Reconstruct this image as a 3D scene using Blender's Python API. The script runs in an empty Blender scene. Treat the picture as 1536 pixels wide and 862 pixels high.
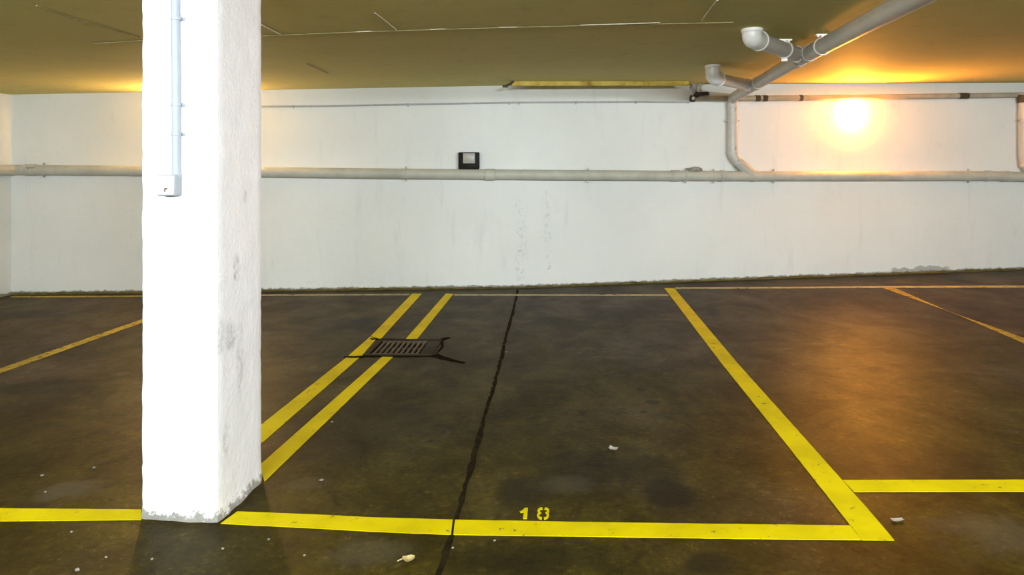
import bpy, bmesh, math, random
from mathutils import Vector, Matrix
from mathutils import noise as mnoise

random.seed(7)
scene = bpy.context.scene
COL = scene.collection

# ------------------------------------------------------------------ camera model
F = 1080.0            # focal length in pixels of a 1536 px wide frame
CX, HY = 768.0, 238.0 # vanishing point of the view direction (horizon row)
EYE = 1.50
SL = 0.0165           # the garage floor and ceiling climb gently towards +x
H = 2.35              # floor-to-ceiling height

def ray(px, py):
    return Vector(((px - CX) / F, 1.0, -(py - HY) / F))

def floor_z(x): return SL * x
def ceil_z(x): return H + SL * x

def on_slope(px, py, base, h=0.0):
    d = ray(px, py)
    t = (base + h - EYE) / (d.z - SL * d.x)
    return Vector((d.x * t, t, EYE + d.z * t))

def fl(px, py, h=0.0): return on_slope(px, py, 0.0, h)
def ce(px, py, h=0.0): return on_slope(px, py, H, -h)

# plan of the long wall: two straight runs meeting at the vertical joint
WL, WM, WR = Vector((-5.88, 8.46)), Vector((0.09, 8.35)), Vector((8.6, 9.30))

def wall_line(x):
    a, b = (WL, WM) if x < WM.x else (WM, WR)
    t = (x - a.x) / (b.x - a.x)
    return a + (b - a) * t

def wall_frame(x):
    a, b = (WL, WM) if x < WM.x else (WM, WR)
    u = (b - a).normalized()
    return Vector((u.x, u.y, 0)), Vector((u.y, -u.x, 0))   # along, out of the wall (towards the viewer)

def wp(px, py, off=0.0):
    """point seen at a pixel, `off` metres in front of the long wall"""
    d = ray(px, py)
    best = None
    for a, b in ((WL, WM), (WM, WR)):
        u = (b - a).normalized(); n = Vector((u.y, -u.x))
        # (d.xy * t - a).n = off
        t = (off + a.dot(n)) / (Vector((d.x, d.y)).dot(n))
        x = d.x * t
        if (a is WL and x <= WM.x + 0.02) or (a is WM and x > WM.x - 0.02):
            best = d * t + Vector((0, 0, EYE)); break
    return best

# ------------------------------------------------------------------ materials
class NB:
    def __init__(self, name):
        self.m = bpy.data.materials.new(name); self.m.use_nodes = True
        self.nt = self.m.node_tree; self.nt.nodes.clear()
        self.out = self.n('ShaderNodeOutputMaterial')
        self.p = self.n('ShaderNodeBsdfPrincipled')
        self.l(self.p.outputs[0], self.out.inputs['Surface'])
        self.tc = self.n('ShaderNodeTexCoord')
        geo = self.n('ShaderNodeNewGeometry')
        self.pos = geo.outputs['Position']
    def n(self, t, **kw):
        k = self.nt.nodes.new(t)
        for a, v in kw.items(): setattr(k, a, v)
        return k
    def l(self, a, b): self.nt.links.new(a, b)
    def mapped(self, scale=(1, 1, 1), loc=(0, 0, 0)):
        mp = self.n('ShaderNodeMapping'); mp.inputs['Scale'].default_value = scale; mp.inputs['Location'].default_value = loc
        self.l(self.pos, mp.inputs['Vector']); return mp.outputs[0]
    def noise(self, scale, detail=4, rough=0.55, vec=None, dist=0.0):
        k = self.n('ShaderNodeTexNoise'); k.inputs['Scale'].default_value = scale
        k.inputs['Detail'].default_value = detail; k.inputs['Roughness'].default_value = rough
        k.inputs['Distortion'].default_value = dist
        self.l(vec if vec else self.pos, k.inputs['Vector']); return k.outputs['Fac']
    def ramp(self, fac, stops):
        k = self.n('ShaderNodeValToRGB'); e = k.color_ramp.elements
        while len(e) < len(stops): e.new(0.5)
        for i, (p, c) in enumerate(stops):
            e[i].position = p
            e[i].color = (c, c, c, 1) if isinstance(c, (int, float)) else (*c, 1)
        self.l(fac, k.inputs[0]); return k.outputs[0]
    def mix(self, fac, a, b, mode='MIX'):
        k = self.n('ShaderNodeMix', data_type='RGBA', blend_type=mode)
        for s, v in ((k.inputs[0], fac), (k.inputs[6], a), (k.inputs[7], b)):
            if isinstance(v, (int, float)): s.default_value = v
            elif isinstance(v, tuple): s.default_value = (*v, 1)
            else: self.l(v, s)
        return k.outputs[2]
    def math(self, op, a, b=0.0, c=None, clamp=False):
        k = self.n('ShaderNodeMath', operation=op, use_clamp=clamp)
        for i, v in enumerate((a, b) if c is None else (a, b, c)):
            if isinstance(v, (int, float)): k.inputs[i].default_value = v
            else: self.l(v, k.inputs[i])
        return k.outputs[0]
    def smooth(self, v, lo, hi, to0=0.0, to1=1.0):
        k = self.n('ShaderNodeMapRange', interpolation_type='SMOOTHSTEP')
        self.l(v, k.inputs[0])
        for i, x in enumerate((lo, hi, to0, to1)): k.inputs[i + 1].default_value = x
        return k.outputs[0]
    def xyz(self):
        k = self.n('ShaderNodeSeparateXYZ'); self.l(self.pos, k.inputs[0]); return k.outputs
    def bump(self, h, strength=0.3, dist=0.01):
        k = self.n('ShaderNodeBump'); k.inputs['Strength'].default_value = strength; k.inputs['Distance'].default_value = dist
        self.l(h, k.inputs['Height']); self.l(k.outputs[0], self.p.inputs['Normal'])
    def set(self, color=None, rough=None, spec=None, metal=None):
        for nm, v in (('Base Color', color), ('Roughness', rough), ('Specular IOR Level', spec), ('Metallic', metal)):
            if v is None: continue
            s = self.p.inputs[nm]
            if isinstance(v, tuple): s.default_value = (*v, 1)
            elif isinstance(v, (int, float)): s.default_value = v
            else: self.l(v, s)
        return self.m

def simple(name, col, rough=0.5, var=0.12, scale=14, metal=0.0, spec=0.5, bump=0.0):
    b = NB(name)
    f = b.noise(scale, 5)
    c0 = tuple(max(0, c * (1 - var)) for c in col); c1 = tuple(min(1, c * (1 + var)) for c in col)
    c = b.ramp(f, [(0.3, c0), (0.7, c1)])
    if bump: b.bump(b.noise(scale * 4, 4), bump, 0.005)
    return b.set(c, rough, spec, metal)

def stain_mask(b, x, y, rx, ry, ang=0.0, ragged=0.5, soft=0.5, nz=None):
    """ragged blotch lying on the ground at x, y"""
    s = b.xyz()
    dx = b.math('SUBTRACT', s[0], x); dy = b.math('SUBTRACT', s[1], y)
    ca, sa = math.cos(ang), math.sin(ang)
    u = b.math('ADD', b.math('MULTIPLY', dx, ca / rx), b.math('MULTIPLY', dy, sa / rx))
    v = b.math('ADD', b.math('MULTIPLY', dx, -sa / ry), b.math('MULTIPLY', dy, ca / ry))
    r = b.math('SQRT', b.math('ADD', b.math('MULTIPLY', u, u), b.math('MULTIPLY', v, v)))
    r = b.math('ADD', r, b.math('MULTIPLY', b.math('SUBTRACT', nz, 0.5), ragged * 2.4))
    return b.smooth(r, 1.0 - soft, 1.0, 1.0, 0.0)

def make_floor_mat():
    b = NB('stained_concrete')
    big = b.noise(0.55, 5, 0.6, dist=0.6)
    hue = b.noise(0.42, 3, 0.5, vec=b.mapped((1, 1, 1), (7.3, 2.1, 0)))
    mid = b.noise(2.2, 7, 0.68, vec=b.mapped((1, 0.8, 1)), dist=0.4)
    patch = b.noise(7.5, 7, 0.72, vec=b.mapped((0.8, 1, 1)), dist=0.5)
    fine = b.noise(38, 6, 0.75)
    grit = b.noise(130, 3, 0.6)
    nz = b.noise(4.5, 6, 0.62)
    c = b.ramp(big, [(0.30, (0.033, 0.021, 0.002)), (0.5, (0.039, 0.029, 0.0025)), (0.72, (0.045, 0.037, 0.006))])
    c = b.mix(b.smooth(hue, 0.50, 0.66, 0, 0.8), c, (0.050, 0.038, 0.020))
    c = b.mix(b.smooth(mid, 0.42, 0.66), c, b.mix(1.0, c, (0.58, 0.55, 0.50), 'MULTIPLY'))
    c = b.mix(b.smooth(mid, 0.50, 0.30), c, b.mix(1.0, c, (1.35, 1.35, 1.4), 'MULTIPLY'))
    c = b.mix(b.smooth(patch, 0.52, 0.70), c, b.mix(1.0, c, (0.46, 0.43, 0.40), 'MULTIPLY'))
    c = b.mix(b.smooth(patch, 0.46, 0.30), c, b.mix(1.0, c, (1.65, 1.62, 1.75), 'MULTIPLY'))
    c = b.mix(b.smooth(fine, 0.54, 0.70), c, b.mix(1.0, c, (2.3, 2.2, 2.4), 'MULTIPLY'))
    c = b.mix(b.smooth(fine, 0.46, 0.30), c, b.mix(1.0, c, (0.36, 0.35, 0.32), 'MULTIPLY'))
    c = b.mix(b.smooth(grit, 0.66, 0.74), c, b.mix(1.0, c, (2.2, 2.2, 2.3), 'MULTIPLY'))
    # traffic grime and oil with outlines of their own: (px, py, half width px, half depth px, darkness, tint)
    spots = [(545, 482, 26, 7, .55), (520, 485, 60, 14, .25), (962, 584, 12, 4, .55), (980, 603, 14, 4, .5), (965, 617, 10, 3, .55),
             (905, 700, 150, 34, .35), (995, 742, 52, 34, .5), (790, 738, 60, 40, .4), (540, 640, 170, 55, .28),
             (800, 838, 220, 30, .28),
             (1060, 845, 60, 22, .45), (1370, 690, 160, 32, .3), (805, 459, 14, 3, .5), (808, 470, 16, 3, .5),
             (70, 470, 110, 8, .35), (60, 580, 130, 14, .35), (1430, 421, 46, 6, .35), (930, 470, 70, 18, .28)]
    for (px, py, hw, hd, k) in spots:
        p = fl(px, py); rx = abs(fl(px + hw, py).x - p.x); ry = abs(fl(px, py - hd).y - fl(px, py + hd).y) / 2
        m = stain_mask(b, p.x, p.y, rx, ry, 0, .75, .6, nz)
        c = b.mix(b.math('MULTIPLY', m, min(0.88, k * 1.6)), c, (0.010, 0.008, 0.004))
    # paler worn patches
    for (px, py, hw, hd, k) in [(110, 735, 70, 24, .30), (840, 725, 60, 22, .18), (460, 725, 60, 14, .16), (1500, 800, 160, 50, .2), (185, 560, 22, 4, .35), (560, 830, 90, 28, .2)]:
        p = fl(px, py); rx = abs(fl(px + hw, py).x - p.x); ry = abs(fl(px, py - hd).y - fl(px, py + hd).y) / 2
        m = stain_mask(b, p.x, p.y, rx, ry, 0, .9, .8, nz)
        c = b.mix(b.math('MULTIPLY', m, k * 1.3), c, (0.11, 0.095, 0.07))
    r = b.math('ADD', b.math('MULTIPLY', mid, 0.25), 0.34)
    b.bump(b.math('ADD', b.math('MULTIPLY', fine, 0.7), b.math('MULTIPLY', mid, 0.6)), 0.35, 0.006)
    return b.set(c, r, 0.06)

def make_wall_mat():
    b = NB('white_painted_plaster')
    s = b.xyz()
    hgt = b.math('SUBTRACT', s[2], b.math('MULTIPLY', s[0], SL))    # height above the sloping floor
    big = b.noise(0.8, 5, 0.6); mid = b.noise(5, 6, 0.65); fine = b.noise(45, 5, 0.7)
    streak = b.noise(3.0, 5, 0.6, vec=b.mapped((2.2, 2.2, 0.35)))
    c = b.ramp(big, [(0.3, (0.725, 0.735, 0.70)), (0.7, (0.80, 0.81, 0.775))])
    c = b.mix(b.smooth(mid, 0.60, 0.78, 0, 0.5), c, (0.62, 0.62, 0.60))
    c = b.mix(b.smooth(streak, 0.56, 0.75, 0, 0.35), c, (0.60, 0.60, 0.59))
    c = b.mix(b.smooth(fine, 0.66, 0.8, 0, 0.35), c, (0.5, 0.5, 0.48))
    # scuffed patches low down near the two vertical hairline cracks
    for cx, z0, z1, w, k in ((0.10, 0.05, 1.05, .07, .65), (0.41, 0.02, 1.2, .05, .4), (0.30, .5, .62, .12, .45), (2.35, 0.02, 0.12, .5, .5), (-2.2, 0.0, 0.16, .6, .4), (-1.0, .2, .3, .3, .3)):
        dx = b.math('ABSOLUTE', b.math('SUBTRACT', s[0], b.math('ADD', cx, b.math('MULTIPLY', b.math('SUBTRACT', mid, 0.5), 0.16))))
        m = b.smooth(dx, w * 0.25, w, 1, 0)
        m = b.math('MULTIPLY', m, b.smooth(hgt, z0, z0 + 0.1)); m = b.math('MULTIPLY', m, b.smooth(hgt, z1 - 0.12, z1, 1, 0))
        m = b.math('MULTIPLY', m, b.smooth(b.noise(22, 5, 0.7), 0.50, 0.66))
        c = b.mix(b.math('MULTIPLY', m, k), c, (0.40, 0.40, 0.37))
    # peeled grey render at the foot of the wall, with a ragged outline
    dx = b.math('ABSOLUTE', b.math('SUBTRACT', s[0], 5.05))
    pe = b.math('SUBTRACT', b.math('ADD', 0.015, b.math('MULTIPLY', b.noise(9, 3, 0.6), 0.13)), hgt)
    m = b.math('MULTIPLY', b.smooth(pe, -0.005, 0.01), b.smooth(dx, 0.34, 0.42, 1, 0))
    c = b.mix(b.math('MULTIPLY', m, .85), c, (0.36, 0.36, 0.34))
    # splash grime along the foot
    g = b.math('SUBTRACT', b.math('MULTIPLY', b.noise(14, 5, 0.7), 0.075), hgt)
    c = b.mix(b.smooth(g, -0.006, 0.014, 0, 0.85), c, (0.14, 0.125, 0.075))
    b.bump(b.math('ADD', b.math('MULTIPLY', mid, 1.0), b.math('MULTIPLY', fine, 0.35)), 0.35, 0.012)
    return b.set(c, 0.62, 0.3)

def make_pillar_mat():
    b = NB('white_gloss_paint_on_concrete')
    s = b.xyz()
    mid = b.noise(7, 6, 0.65); fine = b.noise(48, 5, 0.7); tiny = b.noise(90, 4, 0.6)
    c = b.ramp(mid, [(0.3, (0.83, 0.84, 0.875)), (0.7, (0.88, 0.885, 0.91))])
    c = b.mix(b.smooth(tiny, 0.70, 0.78, 0, 0.5), c, (0.93, 0.93, 0.94))
    c = b.mix(b.smooth(fine, 0.70, 0.80, 0, 0.35), c, (0.5, 0.5, 0.52))
    # bumper scuffs on the right-hand face: (y, z, half y, half z)
    n = b.noise(34, 6, 0.75)
    for x0, y, z, ry, rz, k in ((-1.215, 3.17, 1.02, .035, .07, .6), (-1.22, 3.12, .73, .05, .07, .6), (-1.215, 3.20, .62, .04, .18, .4), (-1.23, 3.08, .30, .03, .08, .4), (-1.20, 3.25, 1.33, .02, .04, .4), (-1.25, 3.03, .74, .05, .1, .35), (-1.42, 3.04, .34, .04, .06, .3)):
        dx = b.math('MULTIPLY', b.math('SUBTRACT', s[0], x0), 1 / 0.09)
        dy = b.math('MULTIPLY', b.math('SUBTRACT', s[1], y), 1 / ry); dz = b.math('MULTIPLY', b.math('SUBTRACT', s[2], z), 1 / rz)
        r = b.math('ADD', b.math('ADD', b.math('MULTIPLY', dy, dy), b.math('MULTIPLY', dz, dz)), b.math('MULTIPLY', dx, dx))
        m = b.math('MULTIPLY', b.smooth(r, .3, 1.2, 1, 0), b.smooth(n, .36, .66))
        c = b.mix(b.math('MULTIPLY', m, k), c, (0.30, 0.30, 0.31))
    hgt = b.math('SUBTRACT', s[2], b.math('MULTIPLY', s[0], SL))
    g = b.math('SUBTRACT', b.math('MULTIPLY', b.math('SUBTRACT', b.noise(26, 6, 0.75), 0.36), 0.20), hgt)
    c = b.mix(b.smooth(g, -0.014, 0.016, 0, 0.85), c, (0.20, 0.185, 0.15))
    b.bump(b.math('ADD', mid, b.math('MULTIPLY', fine, 0.7)), 0.6, 0.010)
    return b.set(c, 0.42, 0.45)

def make_ceiling_mat():
    b = NB('grey_concrete_ceiling')
    big = b.noise(0.6, 5, 0.6); mid = b.noise(6, 6, 0.65); fine = b.noise(70, 4, 0.7)
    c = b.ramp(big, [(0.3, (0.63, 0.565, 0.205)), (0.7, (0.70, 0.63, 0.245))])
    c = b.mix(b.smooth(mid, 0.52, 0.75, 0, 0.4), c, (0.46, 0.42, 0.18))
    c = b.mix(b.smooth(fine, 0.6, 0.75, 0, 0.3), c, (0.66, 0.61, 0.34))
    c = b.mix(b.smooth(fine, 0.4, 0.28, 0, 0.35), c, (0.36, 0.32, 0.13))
    b.bump(b.math('ADD', mid, fine), 0.25, 0.006)
    return b.set(c, 0.75, 0.2)

def make_paint(name, col, chip=0.64, under=(0.075, 0.06, 0.035), fade=0.0):
    b = NB(name)
    f = b.noise(16, 7, 0.72); g = b.noise(3.5, 5, 0.6)
    c = b.mix(b.smooth(g, 0.35, 0.7), col, tuple(x * 0.80 for x in col))
    c = b.mix(b.smooth(f, chip, chip + 0.06, 0, 0.85), c, under)
    if fade: c = b.mix(b.math('ADD', fade, b.smooth(f, 0.4, 0.65, 0, 0.3)), c, under)
    b.bump(b.noise(60, 4, 0.6), 0.25, 0.003)
    return b.set(c, 0.6, 0.06)

M = {}
M['floor'] = make_floor_mat(); M['wall'] = make_wall_mat(); M['pillar'] = make_pillar_mat(); M['ceiling'] = make_ceiling_mat()
YEL = (0.64, 0.525, 0.0)
M['paint'] = make_paint('yellow_road_paint', YEL, 0.61)
M['paint_old'] = make_paint('worn_yellow_road_paint', (0.56, 0.44, 0.05), 0.56, fade=0.30)
M['paint_pale'] = make_paint('faded_cream_road_paint', (0.55, 0.48, 0.22), 0.58, fade=0.25)
M['pvc'] = simple('off_white_pvc', (0.56, 0.53, 0.475), 0.42, 0.08, 6)
M['pvc_dusty'] = simple('dusty_painted_pipe', (0.47, 0.465, 0.395), 0.55, 0.14, 5)
M['pvc_white'] = simple('clean_white_pvc', (0.78, 0.77, 0.73), 0.35, 0.05, 10)
M['white_strap'] = simple('white_strap', (0.86, 0.84, 0.78), 0.4, 0.05, 20)
M['rail'] = simple('beige_painted_steel', (0.40, 0.36, 0.27), 0.5, 0.18, 8)
M['cable'] = simple('grey_cable_sheath', (0.42, 0.42, 0.41), 0.55, 0.12, 20)
M['rubber'] = simple('black_rubber', (0.02, 0.018, 0.014), 0.6, 0.3, 20)
M['brown_clip'] = simple('dark_brown_clamp', (0.060, 0.045, 0.022), 0.6, 0.3, 20)
M['steel'] = simple('dull_galvanised_steel', (0.38, 0.37, 0.34), 0.4, 0.15, 25, metal=0.6)
M['conduit'] = simple('painted_conduit', (0.34, 0.375, 0.43), 0.5, 0.05, 12)
M['switch'] = simple('white_switch_plastic', (0.50, 0.52, 0.56), 0.4, 0.03, 12)
M['switch_body'] = simple('grey_switch_plastic', (0.30, 0.32, 0.35), 0.4, 0.05, 12)
M['red_mark'] = simple('dark_red_mark', (0.10, 0.02, 0.015), 0.4, 0.2, 30)
M['black_box'] = simple('black_housing', (0.010, 0.009, 0.006), 0.55, 0.3, 20, spec=0.15)
M['pale_glass'] = simple('pale_grey_window', (0.38, 0.35, 0.285), 0.35, 0.06, 20)
M['iron'] = simple('rusty_cast_iron', (0.026, 0.019, 0.009), 0.6, 0.4, 26, spec=0.08, bump=0.3)
M['bar'] = simple('worn_grate_bar', (0.075, 0.056, 0.032), 0.5, 0.3, 26, spec=0.15, bump=0.2)
M['pit'] = simple('black_sump', (0.010, 0.008, 0.005), 0.9, 0.4, 10, spec=0.02)
M['joint'] = simple('dark_joint_sealant', (0.015, 0.012, 0.005), 0.9, 0.5, 18, spec=0.03, bump=0.3)
M['crack'] = simple('dirt_filled_crack', (0.006, 0.005, 0.002), 0.9, 0.3, 18, spec=0.02)
M['seam'] = simple('pale_seam_filler', (0.66, 0.62, 0.48), 0.7, 0.25, 18)
M['seam_dark'] = simple('dark_seam', (0.30, 0.265, 0.11), 0.8, 0.25, 18)
M['mortar'] = simple('grey_mortar', (0.30, 0.29, 0.235), 0.85, 0.2, 30, bump=0.4)
M['stone'] = simple('pale_chip_of_stone', (0.25, 0.23, 0.18), 0.8, 0.2, 60, bump=0.3)
M['grey_stone'] = simple('grey_chip_of_stone', (0.17, 0.17, 0.14), 0.8, 0.2, 60, bump=0.3)
M['paper'] = simple('white_paper', (0.32, 0.30, 0.26), 0.8, 0.05, 20)
M['leaf'] = simple('dry_yellow_leaf', (0.44, 0.35, 0.15), 0.6, 0.2, 50)
M['lamp_base'] = simple('lamp_base_plastic', (0.55, 0.53, 0.48), 0.4, 0.05, 12)

def make_gap_light():  # yellow light of the gap at the ceiling edge, put into the base colour
    b = NB('painted_gap_light')
    f = b.noise(4.5, 5, 0.65); g = b.noise(20, 4, 0.6)
    c = b.ramp(f, [(0.32, (0.24, 0.14, 0.03)), (0.44, (0.66, 0.47, 0.10)), (0.62, (0.80, 0.66, 0.16)), (0.75, (0.55, 0.52, 0.12))])
    b.bump(g, 0.6, 0.01)
    return b.set(c, 0.8, 0.2)
M['lit_gap_strip'] = make_gap_light()

def make_glow(name, col, strength):
    m = bpy.data.materials.new(name); m.use_nodes = True
    nt = m.node_tree; p = nt.nodes['Principled BSDF']
    p.inputs['Base Color'].default_value = (0.9, 0.85, 0.75, 1)
    p.inputs['Emission Color'].default_value = (*col, 1)
    lw = nt.nodes.new('ShaderNodeTexNoise'); lw.inputs['Scale'].default_value = 3.0
    mr = nt.nodes.new('ShaderNodeMapRange'); mr.inputs[3].default_value = strength * 0.97; mr.inputs[4].default_value = strength * 1.03
    nt.links.new(lw.outputs[0], mr.inputs[0]); nt.links.new(mr.outputs[0], p.inputs['Emission Strength'])
    return m
LAMP_COL = (1.0, 0.35, 0.035)
M['glow'] = make_glow('lit_opal_glass', LAMP_COL, 480.0)
M['glow_dim'] = make_glow('lit_opal_glass_behind_pillar', (1.0, 0.58, 0.22), 340.0)

# ------------------------------------------------------------------ mesh helpers
def root(name, loc, label=None, cat=None, group=None):
    o = bpy.data.objects.new(name, None); o.empty_display_size = 0.1
    COL.objects.link(o); o.location = loc
    return tag(o, label, cat, group)

def tag(o, label=None, cat=None, group=None, kind=None):
    if label: o['label'] = label
    if cat: o['category'] = cat
    if group: o['group'] = group
    if kind: o['kind'] = kind
    return o

def wloc(o):
    v = Vector((0, 0, 0))
    while o is not None:
        v += Vector(o.location); o = o.parent
    return v

def obj(name, bm, mat, parent=None, origin=None, smooth=None):
    """bm is in world coordinates; it becomes ONE mesh object with its origin at `origin`"""
    if origin is None:
        origin = wloc(parent) if parent else Vector((0, 0, 0))
    for v in bm.verts: v.co -= origin
    bmesh.ops.recalc_face_normals(bm, faces=bm.faces)
    me = bpy.data.meshes.new(name); bm.to_mesh(me); bm.free()
    me.materials.append(mat)
    if smooth is not None:
        for p in me.polygons: p.use_smooth = True
        me.set_sharp_from_angle(angle=math.radians(smooth))
    o = bpy.data.objects.new(name, me); COL.objects.link(o)
    if parent:
        o.parent = parent; o.location = origin - wloc(parent)
    else:
        o.location = origin
    return o

def add_box(bm, c, size, rot=None, bevel=0.0, seg=2):
    r = bmesh.ops.create_cube(bm, size=1.0)
    vs = r['verts']
    for v in vs: v.co = Vector((v.co.x * size[0], v.co.y * size[1], v.co.z * size[2]))
    if bevel:
        es = list({e for v in vs for e in v.link_edges})
        rb = bmesh.ops.bevel(bm, geom=es, offset=bevel, segments=seg, profile=0.5, affect='EDGES')
        vs = list({v for f in rb['faces'] for v in f.verts} | {v for v in vs if v.is_valid})
    for v in vs:
        p = v.co
        if rot is not None: p = rot @ p
        v.co = p + Vector(c)
    return vs

def frame_rot(u, w, n):
    """matrix whose local x,y,z go along u,w,n"""
    return Matrix((u, w, n)).transposed()

def prism(bm, pts, top):
    """closed prism: pts bottom ring, `top` = offset vector"""
    b = [bm.verts.new(p) for p in pts]; t = [bm.verts.new(Vector(p) + top) for p in pts]
    n = len(pts)
    bm.faces.new(b); bm.faces.new(t)
    for i in range(n): bm.faces.new((b[i], b[(i + 1) % n], t[(i + 1) % n], t[i]))

def rounded(pts, rad, seg=8):
    """polyline with its corners rounded"""
    pts = [Vector(p) for p in pts]; out = [pts[0]]
    for i in range(1, len(pts) - 1):
        a, p, b = pts[i - 1], pts[i], pts[i + 1]
        r = min(rad, (a - p).length * 0.48, (b - p).length * 0.48)
        s, e = p + (a - p).normalized() * r, p + (b - p).normalized() * r
        for k in range(seg + 1):
            t = k / seg
            out.append(s * (1 - t) ** 2 + p * 2 * t * (1 - t) + e * t * t)
    out.append(pts[-1]); return out

def tube(bm, pts, r, n=20, caps=True, radii=None):
    pts = [Vector(p) for p in pts]
    T = []
    for i in range(len(pts)):
        a = pts[max(0, i - 1)]; b = pts[min(len(pts) - 1, i + 1)]
        T.append((b - a).normalized())
    ref = Vector((0, 0, 1)) if abs(T[0].z) < 0.9 else Vector((1, 0, 0))
    u = (ref - T[0] * ref.dot(T[0])).normalized()
    rings = []
    for i, p in enumerate(pts):
        u = (u - T[i] * u.dot(T[i])).normalized(); w = T[i].cross(u)
        rr = radii[i] if radii else r
        rings.append([bm.verts.new(p + (u * math.cos(2 * math.pi * k / n) + w * math.sin(2 * math.pi * k / n)) * rr) for k in range(n)])
    for i in range(len(rings) - 1):
        for k in range(n):
            bm.faces.new((rings[i][k], rings[i][(k + 1) % n], rings[i + 1][(k + 1) % n], rings[i + 1][k]))
    if caps:
        bm.faces.new(rings[0]); bm.faces.new(rings[-1])

def ring_band(bm, c, axis, r_in, r_out, w, n=28):
    """a hollow collar round a pipe"""
    axis = axis.normalized(); ref = Vector((0, 0, 1)) if abs(axis.z) < 0.9 else Vector((1, 0, 0))
    u = (ref - axis * ref.dot(axis)).normalized(); v = axis.cross(u)
    ch = min(w * 0.2, (r_out - r_in) * 0.4)
    prof = [(r_in, -w / 2), (r_out - ch, -w / 2), (r_out, -w / 2 + ch), (r_out, w / 2 - ch), (r_out - ch, w / 2), (r_in, w / 2)]
    rings = []
    for k in range(n):
        a = 2 * math.pi * k / n; d = u * math.cos(a) + v * math.sin(a)
        rings.append([bm.verts.new(Vector(c) + d * rr + axis * h) for rr, h in prof])
    m = len(prof)
    for k in range(n):
        for j in range(m):
            bm.faces.new((rings[k][j], rings[(k + 1) % n][j], rings[(k + 1) % n][(j + 1) % m], rings[k][(j + 1) % m]))

def lathe(bm, c, axis, prof, n=32):
    axis = axis.normalized(); ref = Vector((0, 0, 1)) if abs(axis.z) < 0.9 else Vector((1, 0, 0))
    u = (ref - axis * ref.dot(axis)).normalized(); v = axis.cross(u)
    prev = None
    for r, h in prof:
        if r < 1e-6: cur = [bm.verts.new(Vector(c) + axis * h)]
        else: cur = [bm.verts.new(Vector(c) + axis * h + (u * math.cos(2 * math.pi * k / n) + v * math.sin(2 * math.pi * k / n)) * r) for k in range(n)]
        if prev:
            for k in range(n):
                k2 = (k + 1) % n
                if len(prev) == 1: bm.faces.new((prev[0], cur[k], cur[k2]))
                elif len(cur) == 1: bm.faces.new((prev[k], prev[k2], cur[0]))
                else: bm.faces.new((prev[k], prev[k2], cur[k2], cur[k]))
        prev = cur

def N(): return bmesh.new()
UP = Vector((0, 0, 1))

# ------------------------------------------------------------------ the setting
def struct(name, bm, mat, smooth=None):
    return tag(obj(name, bm, mat, smooth=smooth), kind='structure')

back_l, back_r = Vector((-7.15, -6.0)), Vector((8.2, -6.0))

# drain opening in the floor (corners from the photograph, brought to the floor plane)
DC = (fl(606, 509.5) + fl(600, 533.6)) / 2
D_TL, D_TR, D_BR, D_BL = fl(561.7, 509.3), fl(662.4, 510), fl(651, 533), fl(550.3, 533.7)
d_u = ((D_TR - D_TL) + (D_BR - D_BL)).normalized()
d_v = UP.cross(d_u).normalized(); d_n = d_u.cross(d_v).normalized()
if d_n.z < 0: d_n = -d_n
DCEN = (D_TL + D_TR + D_BR + D_BL) / 4
DW = ((D_TR - D_TL).length + (D_BR - D_BL).length) / 2
DD = abs((((D_TL + D_TR) - (D_BL + D_BR)) / 2).dot(d_v))
def dpt(u, v, h=0.0): return DCEN + d_u * u + d_v * v + d_n * h

bm = N()
outer = [(WL.x, WL.y), (WM.x, WM.y), (WR.x, WR.y), (back_r.x, back_r.y), (back_l.x, back_l.y)]
ov = [bm.verts.new((x, y, floor_z(x))) for x, y in outer]
hv = []
for u, v in ((-DW / 2, DD / 2), (DW / 2, DD / 2), (DW / 2, -DD / 2), (-DW / 2, -DD / 2)):
    p = dpt(u, v); hv.append(bm.verts.new((p.x, p.y, floor_z(p.x))))
bm.faces.new((ov[0], ov[1], hv[1], hv[0])); bm.faces.new((ov[1], ov[2], hv[1])); bm.faces.new((ov[2], ov[3], hv[2], hv[1]))
bm.faces.new((ov[3], ov[4], hv[3], hv[2])); bm.faces.new((ov[4], ov[0], hv[0], hv[3]))
low = {v: bm.verts.new(v.co - Vector((0, 0, 0.25))) for v in ov + hv}
for f in list(bm.faces): bm.faces.new([low[v] for v in reversed(f.verts)])
for ring in (ov, hv):
    for i in range(len(ring)):
        a, b_ = ring[i], ring[(i + 1) % len(ring)]
        bm.faces.new((a, b_, low[b_], low[a]))
floor = struct('floor', bm, M['floor'])

bm = N()
prism(bm, [(x, y, ceil_z(x)) for x, y in outer], Vector((0, 0, 0.2)))
ceiling = struct('ceiling', bm, M['ceiling'])

def wall_run(name, pts, thick_dir, bumpy=False):
    """vertical slab on a plan polyline from the floor to the ceiling"""
    bm = N()
    outs = [Vector(p) + Vector(d) for p, d in zip(pts, thick_dir)]
    ringp = [Vector(p) for p in pts] + list(reversed(outs))
    lo = [bm.verts.new((p.x, p.y, floor_z(p.x))) for p in ringp]; hi = [bm.verts.new((p.x, p.y, ceil_z(p.x))) for p in ringp]
    n = len(ringp); bm.faces.new(lo); bm.faces.new(hi)
    for i in range(n): bm.faces.new((lo[i], lo[(i + 1) % n], hi[(i + 1) % n], hi[i]))
    return struct(name, bm, M['wall'])

wall_run('wall_back', [WL, WM, WR], [(-0.003, .25), (0, .25), (0.2, .25)])
wall_run('wall_left', [WL, back_l], [(-.25, .0), (-.25, 0)])
wall_run('wall_right', [WR, back_r], [(.25, 0), (.25, 0)])
wall_run('wall_front', [back_l, back_r], [(0, -.25), (0, -.25)])

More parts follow.
